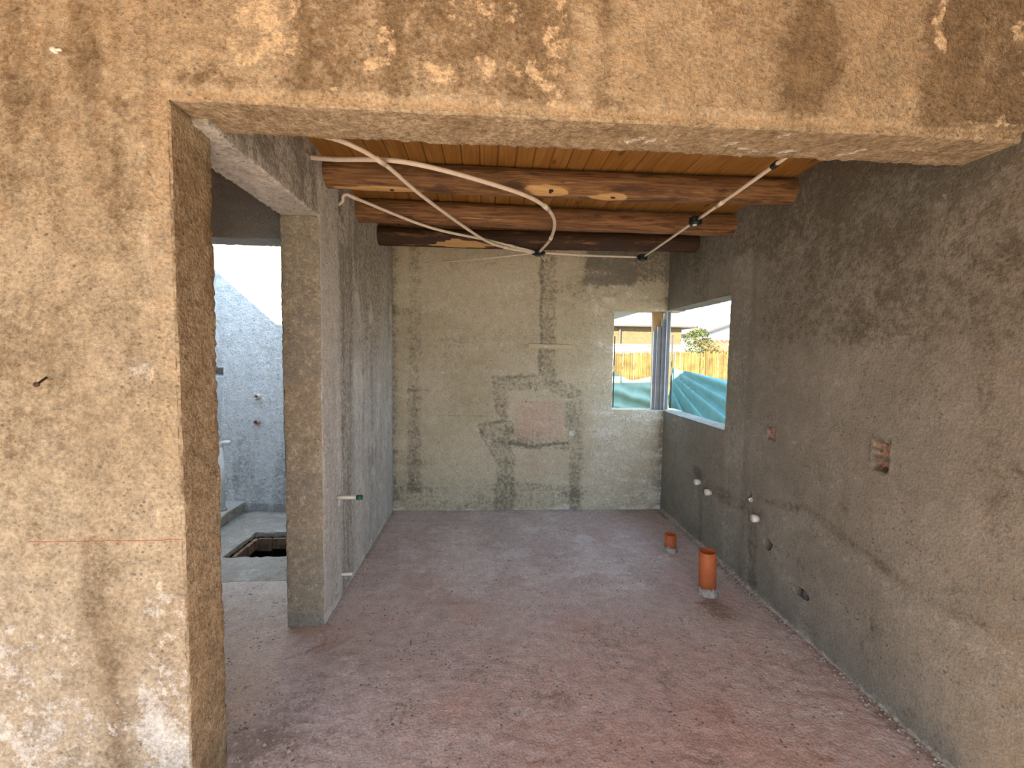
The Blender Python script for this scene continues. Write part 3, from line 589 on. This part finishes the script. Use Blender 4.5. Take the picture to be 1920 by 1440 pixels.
# ------------------------------------------------------------------ conduits and boxes
def conduit(pts, label, r=.0105, couplings=(), n=8):
    path = smooth_path(pts, n); root = empty('electrical_conduit', path[0]); inv = Vector(path[0])
    MB().tube([p-inv for p in path], r, 10).build('tube', M_conduit, root, True)
    for c in couplings:
        i = int(c*(len(path)-1)); i = max(1, min(len(path)-2, i)); d = (path[i+1]-path[i-1]).normalized()*.035
        MB().tube([path[i]-d-inv, path[i]+d-inv], r*1.28, 10).build('coupling', M_conduit, root, True)
    return tag(root, label, 'conduit', 'cream electrical conduits under the ceiling')
def junction_box(loc, label, hubs=()):
    root = empty('junction_box', loc)
    pr = [(.0, -.022), (.040, -.022), (.043, -.018), (.043, .018), (.040, .022), (.0, .022)]
    MB().lathe(pr, (0, 0, 0), 8).build('body', M_black, root)
    MB().lathe([(0, -.0275), (.034, -.0275), (.037, -.0225), (0, -.0225)], (0, 0, 0), 8).build('lid', M_black, root)
    for a in hubs:
        c, s = math.cos(a), math.sin(a)
        MB().tube([(c*.036, s*.036, 0), (c*.058, s*.058, 0)], .0145, 10).build('hub', M_black, root, True)
    return tag(root, label, 'junction box', 'black conduit boxes')
J1, J2, J3 = Vector((.453, 3.904, 2.512)), Vector((1.415, 3.965, 2.512)), Vector((1.378, 2.888, 2.512))
def hub(Jp, q): return math.atan2(q[1]-Jp[1], q[0]-Jp[0])
b1 = junction_box(J1, 'black junction box under the darkest log where many conduits meet', (math.pi*.87, math.pi*.75, -1.4, .06, 2.65))
MB().tube(smooth_path([(.02, -.02, -.025), (.035, -.03, -.05), (.055, -.03, -.075)]), .004, 6).build('wire_end', M_conduit, b1, True)
junction_box(J2, 'black junction box at the corner of two conduit runs near the dark stain', (math.pi, hub(J2, J3)))
b3 = junction_box(J3, 'black junction box halfway along the straight conduit by the right wall', (hub(J3, J2), hub(J3, (1.345, 2.0))))
MB().lathe([(0, -.033), (.014, -.033), (.014, -.027), (0, -.027)], (-.008, -.01, 0), 10).build('screw_plate', M_white, b3)
conduit([(L-.03, 2.44, 2.632), (-.80, 2.38, 2.60), (-.40, 2.25, 2.545), (.045, 2.44, 2.523), (.305, 2.66, 2.518), (.445, 2.97, 2.515), (.49, 3.43, 2.513), (.458, 3.85, 2.512)],
        'cream conduit bowed in a wide hook from partition to junction box', .0125, (.62, .86), 10)
conduit([(L-.03, 2.22, 2.66), (-.80, 2.12, 2.60), (-.63, 2.07, 2.54), (-.505, 2.24, 2.525), (-.36, 2.68, 2.515), (-.04, 3.44, 2.497), (.16, 3.68, 2.492), (.40, 3.865, 2.505)],
        'cream conduit crossing under the bowed one then straight to the box', .0115, (.42, .86))
conduit([(L-.035, 2.915, 2.535), (L+.003, 2.915, 2.565), (L+.012, 2.905, 2.595), (L+.04, 2.91, 2.607), (-.83, 2.965, 2.595), (-.42, 3.27, 2.522), (.0, 3.565, 2.519), (.41, 3.872, 2.512)],
        'cream conduit curling out of the gouge in the partition', .0105, (.55, .93), 10)
conduit([(.40, 3.93, 2.512), (.12, 4.08, 2.505), (-.20, 4.26, 2.505), (-.44, B+.01, 2.518)], 'thin dull conduit running from the box back into the back wall', .0075)
conduit([(.51, 3.908, 2.512), (.95, 3.94, 2.508), (1.36, 3.962, 2.512)], 'short straight conduit linking the two boxes along the back log', .0095, (.42,))
conduit([(1.413, 3.905, 2.512), (1.395, 3.4, 2.510), (1.380, 2.945, 2.512)], 'straight conduit between corner box and halfway box by right wall', .0095)
conduit([(1.377, 2.83, 2.512), (1.362, 2.4, 2.512), (1.345, 2.0, 2.515), (1.338, 1.82, 2.517)], 'straight conduit from halfway box towards the concrete header', .0105, (.24,))
tag(MB().tube([(1.349, 2.06, 2.515), (1.346, 2.02, 2.515)], .0145, 10).build('conduit_clip', M_black, None, True), 'small black clip on the straight conduit at the header', 'clip')
def stub(name, p0, p1, r, label, mat=None, cap=None, group=None):
    root = empty(name, p0); p0, p1 = Vector(p0), Vector(p1); d = (p1-p0).normalized(); ln = (p1-p0).length
    v = []; f = []; n = 14; a = d.cross(Vector((.2, .1, 1))).normalized(); b = d.cross(a); prof_ = [(-.03, r), (ln, r), (ln, r*.76), (-.03, r*.76)]
    for k in range(n):
        c, s = math.cos(2*math.pi*k/n), math.sin(2*math.pi*k/n); v += [d*t+(a*c+b*s)*q for t, q in prof_]
    for k in range(n):
        for i in range(4): f.append((k*4+i, ((k+1) % n)*4+i, ((k+1) % n)*4+(i+1) % 4, k*4+(i+1) % 4))
    mesh_obj('tube', v, f, mat or M_white, root, True)
    if cap: MB().tube([d*(ln-.004), d*(ln+.034)], r*1.35, 14).build('cap', cap, root, True)
    return tag(root, label, 'pipe stub', group)
stub('conduit_stub', (L, 3.93, 2.60), (L+.075, 3.93, 2.60), .010, 'short cream conduit end poking from partition below the darkest log', M_conduit)
stub('pipe_stub', (L, 2.80, .677), (L+.115, 2.80, .677), .0115, 'white pipe stub with a green cap on the partition', None, M_green)
stub('pipe_stub', (L, 2.835, .151), (L+.07, 2.835, .153), .010, 'white pipe stub low on the partition near the floor')
stub('pipe_stub', (R, 3.601, .535), (R-.004, 3.601, .535), .019, 'white pipe stub under the window, farthest along the right wall', None, M_white, 'water stubs on the right wall')
stub('pipe_stub', (R, 3.418, .504), (R-.004, 3.418, .504), .019, 'white pipe stub just right of a black hole below the window', None, M_white, 'water stubs on the right wall')
stub('pipe_stub', (R, 2.789, .524), (R-.004, 2.789, .524), .019, 'white pipe stub beside the orange drain pipe top, nearest on the right wall', None, M_white, 'water stubs on the right wall')
stub('broken_conduit', (R+.01, 2.335, .262), (R-.008, 2.30, .250), .016, 'broken grey conduit end in the lowest hole of the right wall', M_rubble)
stub('broken_conduit', (R+.02, 2.872, .632), (R-.010, 2.862, .628), .014, 'broken white conduit end in the small hole at mid height', M_white)

# ------------------------------------------------------------------ drain pipes
def drain(loc, hgt, r, tilt, label):
    root = empty('drain_pipe', loc); root.rotation_euler = tilt
    MB().lathe([(r, -.08), (r*.985, hgt*.5), (r, hgt-.004), (r-.001, hgt), (r-.006, hgt), (r-.006, -.06)], (0, 0, 0), 32).build('tube', M_orange, root, True)
    n = 28; v = []; f = []
    for k in range(n):
        a = 2*math.pi*k/n; q = .6+.8*random.random()
        v += [(math.cos(a)*(r+.006+.008*q), math.sin(a)*(r+.006+.008*q), -.01), (math.cos(a)*(r+.004), math.sin(a)*(r+.004), .012+.012*q), (math.cos(a)*(r+.0015), math.sin(a)*(r+.0015), .022+.03*q), (math.cos(a)*(r-.003), math.sin(a)*(r-.003), -.01)]
    for k in range(n):
        for i in range(4): f.append((k*4+i, ((k+1) % n)*4+i, ((k+1) % n)*4+(i+1) % 4, k*4+(i+1) % 4))
    mesh_obj('cement_collar', v, f, M_cement, root, True)
    return tag(root, label, 'drain pipe', 'orange drain pipes in the floor')
drain((1.530, 2.80, 0), .295, .056, (0, -.045, 0), 'taller orange plastic drain pipe standing in the red floor')
drain((1.548, 3.44, 0), .145, .046, (0, -.05, 0), 'shorter orange drain pipe stub farther back by the right wall')

# ------------------------------------------------------------------ small things on the walls
bt = empty('wooden_batten', (.425, B-.022, 1.70))
MB().add([(0, 0, -.020), (.44, 0, -.019), (.51, 0, -.002), (.44, 0, .017), (0, 0, .021), (0, .03, -.020), (.44, .03, -.019), (.51, .03, -.002), (.44, .03, .017), (0, .03, .021)],
         [(0, 1, 2, 3, 4), (9, 8, 7, 6, 5), (0, 5, 6, 1), (1, 6, 7, 2), (2, 7, 8, 3), (3, 8, 9, 4), (4, 9, 5, 0)]).build('strip', M_batten, bt)
MB().tube([(.175, -.004, -.003), (.175, .02, -.003)], .008, 10).build('nail_head', M_white, bt)
MB().tube([(-.005, .0, -.012), (-.03, -.012, -.055)], .004, 6).build('splinter', M_batten, bt)
tag(bt, 'pale pointed wooden batten nailed level on the back wall', 'batten')
nl = empty('nail', (-1.375, F, 1.503)); MB().tube([(-.012, .02, .012), (.016, -.05, -.012)], .0035, 8).build('shank', M_rust, nl, True)
MB().tube([(.016, -.050, -.012), (.0172, -.0535, -.013)], .008, 10).build('head', M_rust, nl); tag(nl, 'dark rusty nail sticking out of the tan pier', 'nail')
wp = empty('wall_plug', (-1.302, F, 2.492)); MB().tube([(0, .02, 0), (0, -.012, 0)], .008, 10).build('sleeve', M_white, wp, True)
MB().tube([(.004, -.008, -.002), (.026, -.010, -.001)], .004, 8).build('wing', M_white, wp, True); tag(wp, 'small white plastic plug high on the tan wall', 'wall plug')

# ------------------------------------------------------------------ bathroom fittings
stub('pipe_stub', (-2.241, B, 1.161), (-2.241, B-.045, 1.161), .024, 'cream capped pipe stub, upper of two on the white bathroom wall', M_conduit, None, 'stubs on the bathroom wall')
stub('pipe_stub', (-2.247, B, .907), (-2.247, B-.045, .907), .024, 'reddish pipe stub, lower of two on the white bathroom wall', M_redpl, None, 'stubs on the bathroom wall')
def fn_step(co, nr):
    w = zero(co); top = nr[:, 2] > .5; w[:, 1] = top*.7; w[:, 0] = (~top)*(.3+.4*ss(-.1, .4, fbm(co, 9, 3, 3))); return relief(co, .002, .004, .002), w
rough_solid('trim_1', (0, 0, .11), (1, 0, 0), (0, 1, 0), (0, 0, -1), lines([(BX-.02, -2.385, .03)]), lines([(3.3, B+.02, .03)]), lines([(0, .14, .02)]), [], fn_step, M_bfloor, .012)
vp = empty('standing_pipe', (-2.452, 4.16, .105)); MB().tube([(0, 0, -.01), (0, 0, .60)], .024, 16).build('riser', M_white, vp, True)
MB().tube(smooth_path([(0, 0, .59), (0.002, 0, .628), (.03, 0, .645), (.085, 0, .647)], 5), .021, 14).build('elbow', M_white, vp, True)
MB().lathe([(.023, .0), (.04, .0), (.036, .03), (.023, .035)], (0, 0, 0), 16).build('collar', M_cement, vp, True)
tag(vp, 'white standing waste pipe with an elbow on the bathroom step', 'pipe')
pit = empty('floor_pit', ((PX0+PX1)/2, (PY0+PY1)/2, -.55))
ox, oy, oz = pit.location
MB().box(PX0-.08-ox, PX1+.08-ox, PY0-.08-oy, PY1+.08-oy, -.05, 0).build('bottom', M_soil, pit)
for nm, (a0, a1, c0, c1) in (('side', (PX0-.08, PX0, PY0-.08, PY1+.08)), ('side', (PX1, PX1+.08, PY0-.08, PY1+.08)), ('side', (PX0, PX1, PY0-.08, PY0)), ('side', (PX0, PX1, PY1, PY1+.08))):
    MB().box(a0-ox, a1-ox, c0-oy, c1-oy, 0, .50).build('side', M_soil, pit)
for i in range(5):      # broken brick lining under the slab edge
    MB().box(PX0+.004-ox, PX0+.03+.012*random.random()-ox, PY0+.01+i*.096-oy, PY0+.098+i*.096-oy, .39+.03*random.random(), .499).build('brick', M_brickside, pit)
for i in range(5):
    MB().box(PX0+.02+i*.14-ox, PX0+.15+i*.14-ox, PY1-.02-.015*random.random()-oy, PY1-.003-oy, .37+.04*random.random(), .499).build('brick', M_brickside, pit)
tag(pit, 'square open pit broken through the bathroom floor slab', 'pit')
def rock(r, seed):
    bm = bmesh.new(); bmesh.ops.create_icosphere(bm, subdivisions=2, radius=r)
    co = np.array([v.co[:] for v in bm.verts]); dd = 1+.35*fbm(co/r, 1.1, 2, seed*3.7)
    v = co*dd[:, None]; f = [[x.index for x in q.verts] for q in bm.faces]; bm.free(); return v, f
for i, (x, y, r) in enumerate(((-1.80, 3.62, .085), (-1.60, 3.68, .10), (-1.45, 3.60, .075))):
    v, f = rock(r, i+1); o = mesh_obj('rubble_stone', v*np.array([1, 1, .7]), f, M_rubble, None); o.location = (x, y, -.55+r*.62)
    tag(o, ['grey lump of rubble at the left end of the floor pit', 'largest grey lump of rubble in the middle of the floor pit', 'smallest grey lump of rubble at the right of the floor pit'][i], 'stone', 'rubble in the pit')

# crumbs of mortar along the foot of the walls
cb = MB()
def crumb(x, y, r, z=0.0):
    k = [(random.uniform(.6, 1.2)*r*a, random.uniform(.6, 1.2)*r*b, random.uniform(.5, 1.0)*r*c) for a, b, c in ((1, 0, 0), (-1, 0, 0), (0, 1, 0), (0, -1, 0), (0, 0, 1), (0, 0, -1))]
    cb.add([(x+p[0], y+p[1], z+r*.3+p[2]) for p in k], [(0, 2, 4), (2, 1, 4), (1, 3, 4), (3, 0, 4), (2, 0, 5), (1, 2, 5), (3, 1, 5), (0, 3, 5)])
for i in range(420): crumb(R-.004-abs(random.gauss(0, .03)), random.uniform(1.1, 3.9), random.uniform(.003, .010))
for i in range(120): crumb(L+.008+abs(random.gauss(0, .02)), random.uniform(2.55, B), random.uniform(.003, .009))
for i in range(120): crumb(random.uniform(L, R), B-.006-abs(random.gauss(0, .02)), random.uniform(.004, .010))
for i in range(260): crumb(random.uniform(-.9, 1.75), random.uniform(1.1, 4.2), random.uniform(.0015, .0045))
for i in range(90): crumb(-.92+random.gauss(0, .10), 1.62+random.gauss(0, .22), random.uniform(.004, .011))
tag(cb.build('mortar_crumbs', M_cement), 'loose mortar crumbs scattered on the red floor and along the walls', 'debris', kind='stuff')
# ragged mortar fillet where floor and right wall meet
n = 220; v = []; f = []
for i in range(n+1):
    y = .9+(B-.03-.9)*i/n; q = .5+abs(float(perlin(np.array([[y*9, 1.3, 2.2]]))[0]))+.5*random.random()
    v += [(R-.002-.012*q, y, -.004), (R-.001-.005*q, y, .006+.005*q), (R+.012, y, .012+.014*q), (R+.012, y, -.004)]
for i in range(n):
    for k in range(4): f.append((i*4+k, i*4+(k+1) % 4, (i+1)*4+(k+1) % 4, (i+1)*4+k))
tag(mesh_obj('trim_2', v, f, M_fillet, None, False), kind='structure')

# ------------------------------------------------------------------ corner of the window: post and steel studs
wpst = MB().tube([(1.838, 4.575, ZB-.005), (1.828, 4.575, 1.5), (1.815, 4.575, ZT+.01)], .062, 18).build('wooden_post', M_post, None, True)
tag(wpst, 'round tan wooden post behind the steel studs in the window corner', 'post')
def stud(x, y, z1, wd, dp, label, rz):
    t = .003; root = empty('steel_stud', (x, y, ZB), rz)
    h = z1-ZB; MB().box(-wd/2, wd/2, dp-t, dp, 0, h).build('web', M_steel, root)
    for sgn in (-1, 1):
        fl = MB().box(sgn*wd/2-(t if sgn > 0 else 0), sgn*wd/2+(0 if sgn > 0 else t), 0, dp, 0, h).build('flange', M_steel, root)
        MB().box(sgn*wd/2-(wd*.12 if sgn > 0 else 0), sgn*wd/2+(0 if sgn > 0 else wd*.12), 0, t, 0, h).build('lip', M_steel, fl)
    return tag(root, label, 'steel stud', 'steel studs standing in the window corner')
stud(1.755, 4.462, 1.875, .030, .034, 'shortest galvanised steel stud, leftmost in the window corner', 0)
stud(1.797, 4.460, 1.925, .030, .034, 'second shortest galvanised stud in the window corner', 0)
stud(1.839, 4.462, 2.000, .030, .034, 'third galvanised stud, reaching almost the window head', 0)
stud(1.895, 4.470, ZT+.005, .055, .045, 'widest galvanised stud, full height at the right of the bundle', .3)

# ------------------------------------------------------------------ outdoors
k = NT('dry_ground'); p_ = k.pos(); M_ground = k.rgb(k.mix(k.noise(p_, 1.5, 6, .6), (.38, .33, .25), (.30, .26, .19)), 1.0, .05)
g = MB()
for (x0, x1, y0, y1) in ((-60, 80, B+.2, 90), (-60, 80, -60, FY0-.2), (-60, FX0-.2, FY0-.2, B+.2), (R+.2, 80, FY0-.2, B+.2)): g.box(x0, x1, y0, y1, -.6, -.06)
tag(g.build('ground', M_ground), kind='structure')
M_reed = flat('reed_straw', (.15, .11, .04), .8, .2, .35, 3)
fe = empty('reed_fence', (5.0, 10, 0)); rb = MB()
x = 1.4
while x < 9.5:
    h = 1.72+.012*(x-3)+random.uniform(-.05, .03); w_ = random.uniform(.018, .034); y = random.uniform(-.02, .02)
    rb.tube([(x-5, y, -.06), (x-5+random.uniform(-.01, .01), y, h)], w_*.6, 5); x += w_*.72
tag(rb.build('reeds', M_reed, fe), kind='stuff')
for z in (.5, 1.35): MB().tube([(-3.6, .045, z), (4.5, .045, z)], .025, 8).build('rail', M_post, fe)
tag(fe, 'sunlit straw coloured reed fence across the yard', 'fence')
def cloth(name, xs, tops, ys, bottom, folds, mat, label, seed):
    n, m = 60, 40; V = []
    uu = np.linspace(0, 1, n); vv = np.linspace(0, 1, m); Ug, Vg = np.meshgrid(uu, vv, indexing='ij')
    X = np.interp(Ug, np.linspace(0, 1, len(xs)), xs); Y = np.interp(Ug, np.linspace(0, 1, len(ys)), ys)
    tp = np.interp(uu, np.linspace(0, 1, len(tops)), tops); ker = np.array([1, 2, 3, 2, 1.])/9
    tp = np.convolve(np.pad(tp, 2, 'edge'), ker, 'valid')
    Z = tp[:, None]*(1-Vg)+bottom*Vg
    Y = Y+folds(Ug, Vg)
    v = np.stack([X.ravel(), Y.ravel(), Z.ravel()], 1)
    f = [(i*m+j, (i+1)*m+j, (i+1)*m+j+1, i*m+j+1) for i in range(n-1) for j in range(m-1)]
    o = mesh_obj(name, v, f, mat, None, True); md = o.modifiers.new('thickness', 'SOLIDIFY'); md.thickness = .003
    return tag(o, label, 'shade cloth')
M_teal = flat('shade_cloth_teal', (.13, .26, .25), .8, .2, .1, 8); M_pale = flat('shade_cloth_pale_green', (.26, .36, .29), .8, .2, .1, 8)
def folds_l(u, v): return .09*np.sin(34*(v-.45*(u-.5)**2*1.6-.2*u)+1.2)*ss(.06, .25, v)*(1-.4*u)+.03*np.sin(9*v+3*u)
def folds_r(u, v):
    a = np.arctan2(v+.05, u+.12); return .10*np.sin(a*26)*ss(0, .35, u+v*.4)+.03*np.sin(7*u+4*v)
cloth('shade_cloth', [1.7, 2.10, 2.39, 2.68, 2.98], [1.46, 1.345, 1.215, 1.28, 1.40], [7.0, 7.0, 7.0, 7.0, 7.0], -.05, folds_l, M_pale, 'pale green shade cloth sagging left of the fence post', 1)
cloth('shade_cloth', [3.035, 3.41, 3.75], [1.437, 1.305, 1.19], [7.0, 6.0, 5.1], -.05, folds_r, M_teal, 'teal shade cloth stretched right of the dark pole', 2)
M_moss = flat('weathered_post', (.30, .34, .24), .9, .1, .2, 12); M_pole = flat('dark_pole', (.05, .045, .04), .6, .3)
fp = MB().tube([(2.985, 7.16, -.06), (2.985, 7.16, 1.2), (2.982, 7.16, 1.74)], .030, 12).build('fence_post', M_moss, None, True); tag(fp, 'pale mossy fence post outside beside the dark pole', 'post')
dp = MB().tube([(2.985, 6.86, -.06), (2.98, 6.86, 1.97)], .013, 10).build('metal_pole', M_pole, None, True); tag(dp, 'thin dark metal pole between the two shade cloths', 'pole')
dp2 = MB().tube([(2.02, 6.78, -.06), (2.015, 6.78, 1.93)], .010, 10).build('metal_pole', M_pole, None, True); tag(dp2, 'thin dark pole outside at the left edge of the window', 'pole')
M_whitewall = flat('white_wall', (.40, .395, .38), .9, .1, .05)
ww = empty('garden_wall', (4.5, 14, 0)); MB().box(-3, 1.95, -.1, .1, -.06, 1.98).build('panel', M_whitewall, ww)
MB().box(-3.02, 1.98, -.13, .13, 1.98, 2.03).build('coping', M_whitewall, ww); tag(ww, 'low white garden wall behind the reed fence', 'wall')
k = NT('far_brick'); bt_ = k.n('ShaderNodeTexBrick'); k.t.links.new(k.mapping(k.coord('Object'), (1, 1, 1)), bt_.inputs[0])
_m = k.n('ShaderNodeMapping'); k.t.links.new(k.coord('Object'), _m.inputs[0]); _m.inputs['Rotation'].default_value = (math.radians(90), 0, 0); k.t.links.new(_m.outputs[0], bt_.inputs[0])
bt_.inputs['Color1'].default_value = (.12, .085, .042, 1); bt_.inputs['Color2'].default_value = (.15, .11, .055, 1); bt_.inputs['Mortar'].default_value = (.15, .13, .095, 1)
bt_.inputs['Scale'].default_value = 4.0; bt_.inputs['Mortar Size'].default_value = .02
M_farbrick = k.rgb(bt_.outputs[0], .95, .05)
M_roofdark = flat('dark_roof_edge', (.10, .09, .085), .7, .2)
hs = empty('brick_house', (5.0, 20, 0))
MB().box(-3.5, 4.1, 0, 5, -.06, 3.02).build('wall', M_farbrick, hs)
MB().box(-3.7, 4.75, -.3, 5.3, 3.02, 3.10).build('roof', M_roofdark, hs)
MB().tube([(1.16, -.06, 2.2), (1.16, -.06, 3.02)], .05, 8).build('downpipe', M_roofdark, hs)
tag(hs, 'tan brick house with flat dark roof edge beyond the yard', 'house')
M_leaf = flat('leaf_yellow_green', (.06, .07, .014), .7, .2, .5, 3); M_trunk = flat('trunk_bark', (.11, .08, .05), .9, .1, .3)
tr = empty('garden_tree', (8.75, 17.6, 0)); lv = MB()
for i in range(2600):
    a = random.uniform(0, 2*math.pi); q = random.random()**.5; zz = random.uniform(1.2, 2.75); rr_ = .75*q*math.sin(math.pi*min(1, max(.12, (zz-1.0)/2.0)))
    c = Vector((rr_*math.cos(a)+.12*math.sin(zz*7), rr_*math.sin(a), zz+.25*random.random()*(1-q))); u1 = Vector((random.gauss(0, 1), random.gauss(0, 1), random.gauss(0, 1))).normalized(); u2 = u1.orthogonal().normalized()
    s_ = random.uniform(.03, .07); lv.add([c-u1*s_, c+u2*s_*.5, c+u1*s_, c-u2*s_*.5], [(0, 1, 2, 3)])
fo = mesh_obj('foliage', lv.v, lv.f, M_leaf, tr, False, False); fo['kind'] = 'stuff'
MB().tube([(0, 0, -.06), (.04, 0, .9), (0, .03, 1.9)], .07, 8).build('trunk', M_trunk, tr, True)
tag(tr, 'bushy yellow green tree between the brick house and white house', 'tree')
wh = empty('white_house', (12.4, 24, 0))
MB().prism([(0, -.06), (9, -.06), (9, 6.0), (3.2, 4.2), (.1, 3.08)], 1, 0, 6).build('wall', M_whitewall, wh)
MB().prism([(-.1, 3.03), (3.2, 4.2), (9, 6.0), (9, 6.12), (3.2, 4.3), (-.15, 3.10)], 1, -.2, 6.2).build('roof', M_roofdark, wh)
for i in range(3): MB().tube([(-.25, -.05, 2.42+i*.28), (.05, -.05, 2.42+i*.28)], .06, 8).build('beam_end', M_roofdark, wh)
tag(wh, 'white rendered house with a sloping roof edge at far right', 'house')
M_tile = flat('roof_tile_red', (.22, .11, .065), .85, .1, .3, 5)
th_ = empty('tiled_shed', (11.3, 21, 0)); MB().box(.2, 4, .4, 2.0, -.06, 2.0).build('wall', M_whitewall, th_)
for i in range(16):
    xx = -.3+i*.28; MB().tube([(xx, -.1, 1.98), (xx+.1, 1.6, 2.5)], .13, 8).build('tile_row', M_tile, th_, True)
tag(th_, 'low shed with a red clay tile roof below the white house', 'shed')
up = empty('utility_pole', (11.65, 23.5, 0)); MB().tube([(0, 0, -.06), (0, 0, 4.35)], .035, 8).build('mast', M_steel, up, True); MB().tube([(-.25, 0, 4.1), (.25, 0, 4.1)], .02, 6).build('crossbar', M_steel, up)
tag(up, 'thin grey mast rising behind the tree', 'pole')
tag(MB().prism([(-1.0, 2.20), (2.03, 2.20), (2.10, 2.25), (2.10, 2.33), (-1.0, 2.42)], 1, 5.75, 7.3).build('canopy_roof', M_whitewall), 'pale underside of a neighbouring roof at the window top', 'roof')
